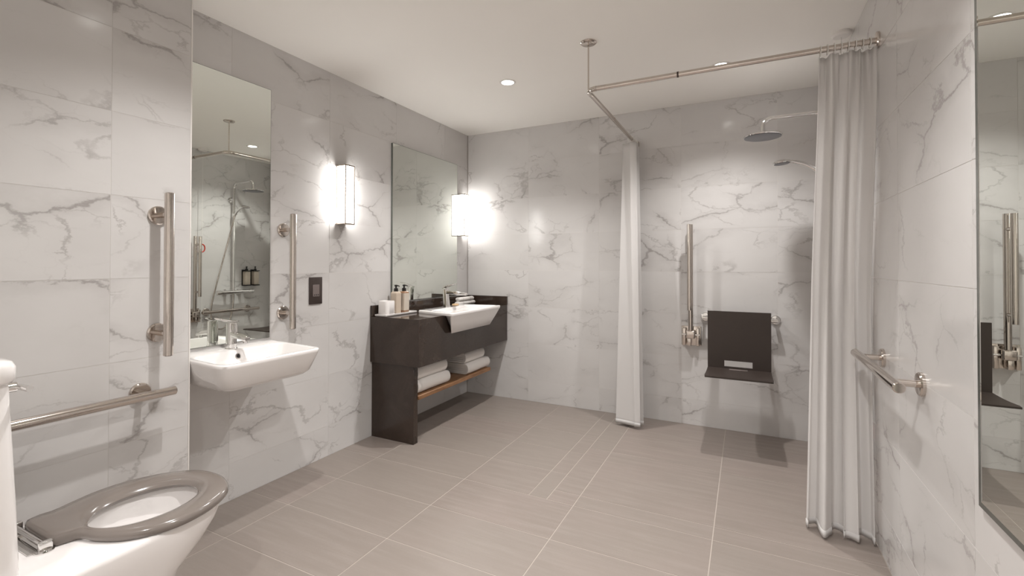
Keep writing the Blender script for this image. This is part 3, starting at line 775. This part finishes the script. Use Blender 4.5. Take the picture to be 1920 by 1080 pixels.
# ------------------------------------------------------------------ shower seat on its rail
def shower_seat():
    t = thing('shower_bench', 'dark brown hanging shower seat on the marble back wall', 'shower seat', (-0.04, YB, 0.43))
    zr, yr = 0.770, YB - 0.072
    MB().cyl((-0.262, yr, zr), (0.186, yr, zr), 0.0125).build('hanging_rail', 'chrome', t)
    for x in (-0.250, 0.176):
        MB().lathe([(0.030, 0), (0.030, 0.008), (0.026, 0.012), (0.0125, 0.013)], (x, YB, zr), (0, -1, 0), 32).build('wall_flange', 'chrome', t)
        MB().cyl((x, YB - 0.01, zr), (x, yr, zr), 0.0115).build('standoff', 'chrome', t)
    yb = 3.360; x0, x1 = -0.223, 0.142
    # back with hand slot: polygon with hole as four slabs joined in one mesh
    s0, s1, q0, q1 = -0.124, 0.038, 0.477, 0.516
    z0, z1, th = 0.460, 0.833, 0.014
    MBk = MB()
    Xs, Zs = [x0, s0, s1, x1], [z0, q0, q1, z1]
    fs = []; idx = lambda l, i, j: l * 16 + i * 4 + j
    vs = [(x, yb + l * th, z) for l in (0, 1) for x in Xs for z in Zs]
    for i in range(3):
        for j in range(3):
            if i == 1 and j == 1: continue
            for l in (0, 1):
                f = (idx(l, i, j), idx(l, i + 1, j), idx(l, i + 1, j + 1), idx(l, i, j + 1)); fs.append(f if l == 0 else f[::-1])
    rim = [(i, 0) for i in range(3)] + [(3, j) for j in range(3)] + [(3 - i, 3) for i in range(3)] + [(0, 3 - j) for j in range(3)]
    for a, b in zip(rim, rim[1:] + rim[:1]): fs.append((idx(0, *a), idx(0, *b), idx(1, *b), idx(1, *a)))
    hole = [(1, 1), (2, 1), (2, 2), (1, 2)]
    for a, b in zip(hole, hole[1:] + hole[:1]): fs.append((idx(0, *b), idx(0, *a), idx(1, *a), idx(1, *b)))
    MBk.add(vs, fs).build('backrest', 'seatdark', t, 20)
    # two arms from the top of the back to hooks over the rail
    for hx in (x0 + 0.03, x1 - 0.07):
        pts = [(yb + .010, z1 - .05), (yb + .012, z1 - .012), (yb + .03, z1 - .006), (yr - .03, zr + .040)]
        pts += [(yr + 0.0185 * math.cos(a), zr + 0.0185 * math.sin(a)) for a in [PI * (0.75 - k / 8) for k in range(7)]]
        rings = []
        for k, (y, z) in enumerate(pts):
            a_, b_ = Vector(pts[max(k - 1, 0)]), Vector(pts[min(k + 1, len(pts) - 1)])
            d = (b_ - a_).normalized(); nn = Vector((-d.y, d.x)) * 0.003
            rings.append([Vector((hx, y - nn.x, z - nn.y)), Vector((hx + .04, y - nn.x, z - nn.y)), Vector((hx + .04, y + nn.x, z + nn.y)), Vector((hx, y + nn.x, z + nn.y))])
        MB().loft(rings).build('hook_arm', 'seatdark', t)
    # seat board, slightly dished, tilting up to the front
    yf = 3.045
    rings = []
    for k in range(9):
        f = k / 8; y = yb + .004 + (yf - yb - .004) * f; zz = 0.451 + 0.010 * f - 0.006 * math.sin(PI * f)
        e = 0.006 if k == 8 else 0.0
        rings.append([Vector((x0 + e, y, zz + (0.004 if k == 8 else 0))), Vector((x1 - e, y, zz + (0.004 if k == 8 else 0))), Vector((x1 - e, y, zz + .016 - e * .5)), Vector((x0 + e, y, zz + .016 - e * .5))])
    MB().loft(rings).build('seat_board', 'seatdark', t, 30)
    MB().box(-0.095, 0.010, 3.318, 3.340, 0.4655, 0.4690, 0.001, 1).build('badge_strip', 'insert', t)
shower_seat()

# ------------------------------------------------------------------ curtain rail and curtains
RZ, RY, RX = 2.032, 2.330, -0.722
def curtain_rail():
    t = thing('curtain_rail', 'L-shaped steel shower curtain rail hung from the ceiling', 'curtain rail', (RX, RY, HC))
    rr = 0.05
    pts = [(XR - .004, RY, RZ)] + [(RX + rr, RY, RZ)]
    MB().cyl((XR - .006, RY, RZ), (RX + rr, RY, RZ), 0.0125).build('long_bar', 'steel', t)
    MB().cyl((RX, RY + rr, RZ), (RX, YB - .03, RZ), 0.0125).build('short_bar', 'steel', t)
    arc = [(RX + rr - rr * math.sin(a), RY + rr - rr * math.cos(a), RZ) for a in [PI / 2 * k / 10 for k in range(11)]]
    MB().tube(arc, 0.0135, 20).build('elbow', 'steel', t)
    for x in (-0.28,): MB().cyl((x - .004, RY, RZ), (x + .004, RY, RZ), 0.0138).build('joint_collar', 'plate', t)
    MB().cyl((RX, 2.86, RZ), (RX, 2.868, RZ), 0.0138).build('joint_collar', 'steel', t)
    MB().lathe([(0.034, 0), (0.034, 0.006), (0.030, 0.010), (0.013, 0.012)], (XR, RY, RZ), (-1, 0, 0), 36).build('wall_flange', 'steel', t)
    MB().box(RX - .017, RX + .017, YB - .034, YB, RZ - .025, RZ + .019, .003).build('end_bracket', 'nickel', t)
    rx, ry = RX + .004, RY + .012
    MB().cyl((rx, ry, RZ + .005), (rx, ry, HC), 0.0042, 16).build('ceiling_rod', 'steel', t)
    MB().lathe([(0.042, 0), (0.042, 0.004), (0.036, 0.009), (0.006, 0.011)], (rx, ry, HC), (0, 0, -1), 40).build('ceiling_rose', 'steel', t)
    return t
curtain_rail()
def cloth_sheet(path, zs, nu, th=0.0016):
    """path(s, f) -> (x, y) ; f = 0 top, 1 bottom"""
    V, F = [], []
    for z in zs:
        f = (zs[0] - z) / (zs[0] - zs[-1])
        for i in range(nu + 1):
            x, y = path(i / nu, f); V.append((x, y, z))
    for j in range(len(zs) - 1):
        for i in range(nu): F.append((j * (nu + 1) + i, j * (nu + 1) + i + 1, (j + 1) * (nu + 1) + i + 1, (j + 1) * (nu + 1) + i))
    return MB().add(V, F)
def solid(o, th=0.0016):
    m = o.modifiers.new('thickness', 'SOLIDIFY'); m.thickness = th; m.offset = 0
def ring_hook(x, y, axis, t):
    c = Vector((x, y, RZ - 0.004)); pts = []
    for k in range(20):
        a = 2 * PI * k / 20
        pts.append(c + (Vector((0, math.cos(a), math.sin(a))) if axis == 'x' else Vector((math.cos(a), 0, math.sin(a)))) * 0.021)
    MB().tube(pts, 0.0018, 8, True).build('hook_ring', 'cord', t)
def curtain_right():
    t = thing('shower_curtain', 'long white shower curtain gathered at the right wall beside the mirror', 'curtain', (0.36, RY, RZ), 'white shower curtains')
    n = 2.75
    def path(s, f):
        g = min(1, f / 0.55); g = g * g * (3 - 2 * g)
        g2 = max(0, (f - 0.55) / 0.45)
        cy = RY + 0.130 * g - 0.072 * g2
        amp = 0.020 + 0.020 * g + 0.010 * g2
        ph = 2 * PI * n * s + 0.8 * math.sin(2.6 * s + 0.8 * f) - 0.6
        xl = 0.272 - 0.026 * f - 0.012 * g2; xr = 0.4695
        ov = (0.022 + 0.020 * f) * (0.8 + 0.5 * math.sin(11 * s + 2))
        x = xl + (xr - xl) * (s - ov * math.sin(2 * ph))
        y = cy + amp * (math.sin(ph) * (0.8 + 0.4 * math.sin(6 * s + 1)) + 0.25 * math.sin(2.3 * ph + 1 + f)) + 0.004 * math.sin(9 * s + 5 * f)
        k = max(0.0, 1 - f / 0.10)
        y += 0.010 * k * math.sin(2 * PI * 8 * s)
        return max(min(x, 0.4735), 0.2), y
    zs = [2.004 - (2.004 - 0.012) * k / 60 for k in range(61)]
    o = cloth_sheet(path, zs, 240).build('cloth', 'curtain', t, 80); solid(o)
    for k in range(8):
        s = (k + 0.5) / 8; ring_hook(0.27 + 0.19 * s, RY, 'x', t)
    hem = cloth_sheet(lambda s, f: path(s, 1.0), [0.040, 0.0125], 240).build('hem', 'curtain', t, 80); solid(hem, 0.0045)
curtain_right()
def curtain_left():
    t = thing('shower_curtain', 'narrow white shower curtain gathered against the back wall', 'curtain', (RX, 3.40, RZ), 'white shower curtains')
    n = 4.0
    def path(s, f):
        amp = 0.050 + 0.040 * f
        ph = 2 * PI * n * s + 0.7 * math.sin(4 * s + f)
        ya, yb_ = 3.345 - 0.055 * f, 3.535 - 0.02 * f
        y = ya + (yb_ - ya) * (s + 0.02 * math.sin(2 * ph))
        x = RX - 0.006 + amp * math.sin(ph) * (0.85 + 0.2 * math.sin(7 * s))
        return x, y
    zs = [2.000 - (2.000 - 0.020) * k / 50 for k in range(51)]
    o = cloth_sheet(path, zs, 200).build('cloth', 'curtain', t, 80); solid(o)
    for k in range(6): ring_hook(RX, 3.355 + 0.175 * (k + .5) / 6, 'y', t)
    hem = cloth_sheet(lambda s, f: path(s, 1.0), [0.048, 0.0205], 200).build('hem', 'curtain', t, 80); solid(hem, 0.0045)
curtain_left()

# ------------------------------------------------------------------ shower column on the right wall
def shower():
    y = 3.115; xr = XR - 0.072
    t = thing('shower_column', 'chrome shower column with round overhead rose and hand shower', 'shower', (XR, y, 0.83))
    # mixer bar
    MB().cyl((xr, 2.985, 0.835), (xr, 3.290, 0.835), 0.021).build('mixer_bar', 'chrome', t)
    for yy, d in ((2.985, -1), (3.290, 1)):
        MB().lathe([(0.019, 0), (0.024, .004), (0.024, .045), (0.020, .050)], (xr, yy, 0.835), (0, d, 0), 28).build('control_knob', 'chrome', t)
    for yy in (3.06, 3.215):
        MB().lathe([(0.030, 0), (0.030, .008), (0.014, .012), (0.014, .055)], (XR, yy, 0.835), (-1, 0, 0), 28).build('wall_inlet', 'chrome', t)
    # riser with arm
    top = 1.985
    hx = 0.092
    pts = [(xr, y, 0.845), (xr, y, top - .06)] + [(xr - .06 + .06 * math.cos(a), y, top - .06 + .06 * math.sin(a)) for a in [PI / 2 * k / 8 for k in range(1, 9)]]
    pts += [(hx + .05, y, top)] + [(hx + .05 - .05 * math.sin(a), y, top - .05 + .05 * math.cos(a)) for a in [PI / 2 * k / 8 for k in range(1, 9)]] + [(hx, y, top - .075)]
    MB().tube(pts, 0.0125, 18).build('riser_pipe', 'chrome', t)
    MB().cyl((XR, y, 1.812), (xr, y, 1.812), 0.011).build('wall_bracket', 'chrome', t)
    MB().lathe([(0.026, 0), (0.026, .008), (0.012, .012)], (XR, y, 1.812), (-1, 0, 0), 28).build('bracket_rose', 'chrome', t)
    hd = MB().lathe([(0.001, .028), (0.016, .027), (0.018, .012), (0.030, .008), (0.100, .001), (0.103, -.003), (0.101, -.007), (0.001, -.008)], (hx, y, top - .098), (0, 0, 1), 56).build('overhead_rose', 'chrome', t)
    sub('spray_face', MB().lathe([(0.097, -.0082), (0.095, -.0092), (0.001, -.0095)], (hx, y, top - .098), (0, 0, 1), 48), 'head', hd, t)
    # slider and hand shower
    MB().cyl((xr, y, 1.625), (xr, y, 1.672), 0.018).build('slider', 'chrome', t)
    MB().cyl((xr, y - .005, 1.648), (xr - .045, y - .012, 1.655), 0.014).build('handset_cradle', 'chrome', t)
    p0 = Vector((xr - .030, y - .012, 1.640)); 
    hpts = [p0, p0 + Vector((-.03, -.002, .030)), p0 + Vector((-.075, -.006, .060)), p0 + Vector((-.125, -.010, .077)), p0 + Vector((-.152, -.012, .081))]
    MB().tube(catmull(hpts, 6, False), 0.011, 16).build('handset_handle', 'chrome', t)
    hc = hpts[-1] + Vector((-.035, 0, -.002))
    hh = MB().lathe([(0.001, .016), (0.022, .014), (0.046, .003), (0.048, -.004), (0.044, -.008), (0.001, -.009)], hc, (-.10, 0, 1), 36).build('handset_head', 'chrome', t)
    sub('spray_face', MB().lathe([(0.040, -.0085), (0.038, -.0102), (0.001, -.0105)], hc, (-.10, 0, 1), 32), 'head', hh, t)
    hose = [p0 + Vector((.004, 0, -.006)), (xr - .02, 3.09, 1.56), (xr - .015, 3.02, 1.28), (xr - .012, 2.93, .93), (xr - .012, 2.875, .66), (xr - .014, 2.905, .50), (xr - .012, 3.00, .47), (xr - .004, 3.085, .58), (xr, y, .74), (xr, y, .815)]
    MB().tube(catmull(hose, 10, False), 0.0068, 12).build('hose', 'steel', t)
shower()
def dispenser(label, y):
    t = thing('soap_dispenser', label, 'dispenser', (XR, y, 0.895), 'wall dispensers in the shower')
    x = XR - 0.036
    br = MB(); br.box(XR - .006, XR, y - .034, y + .034, 0.895, 1.07, .0015); br.build('wall_bracket', 'black', t)
    MB().box(XR - .070, XR - .006, y - .034, y + .034, 0.895, 0.905, .0015).build('shelf_plate', 'black', t)
    MB().box(XR - .070, XR - .006, y - .034, y + .034, 1.052, 1.060, .0015).build('top_clamp', 'black', t)
    R = lambda g, zz: rounded_poly([(x - .028 + g, y - .028 + g), (x + .028 - g, y - .028 + g), (x + .028 - g, y + .028 - g), (x - .028 + g, y + .028 - g)], .008, zz, 5)
    MB().loft([R(.002, .9055), R(0, .908), R(0, 1.046), R(.006, 1.052)]).build('bottle_body', 'label', t, 50)
    MB().lathe([(.014, 0), (.014, .018), (.006, .020), (.006, .034), (.010, .036), (.010, .044), (.002, .046)], (x, y, 1.060), (0, 0, 1), 20).build('pump', 'black', t)
dispenser('pump dispenser in black bracket nearer the shower riser, in the basin mirror', 3.284)
dispenser('pump dispenser in black bracket closest to the back corner, in the basin mirror', 3.384)

def pull_cord():
    x, y = 0.425, 2.802
    t = thing('pull_cord', 'emergency pull cord with red bangle hanging in the shower', 'pull cord', (x, y, HC), None)
    MB().lathe([(0.042, 0), (0.042, .014), (0.034, .022), (0.006, .024)], (x, y, HC), (0, 0, -1), 32).build('ceiling_switch', 'white', t)
    MB().cyl((x, y, HC - .02), (x, y, 0.30), 0.0016, 8).build('cord', 'cord', t)
    for z in (1.29, 0.34):
        MB().tube([(x, y + .027 * math.cos(2 * PI * k / 28), z + .038 * math.sin(2 * PI * k / 28)) for k in range(28)], 0.006, 10, True).build('bangle', 'red', t)
pull_cord()
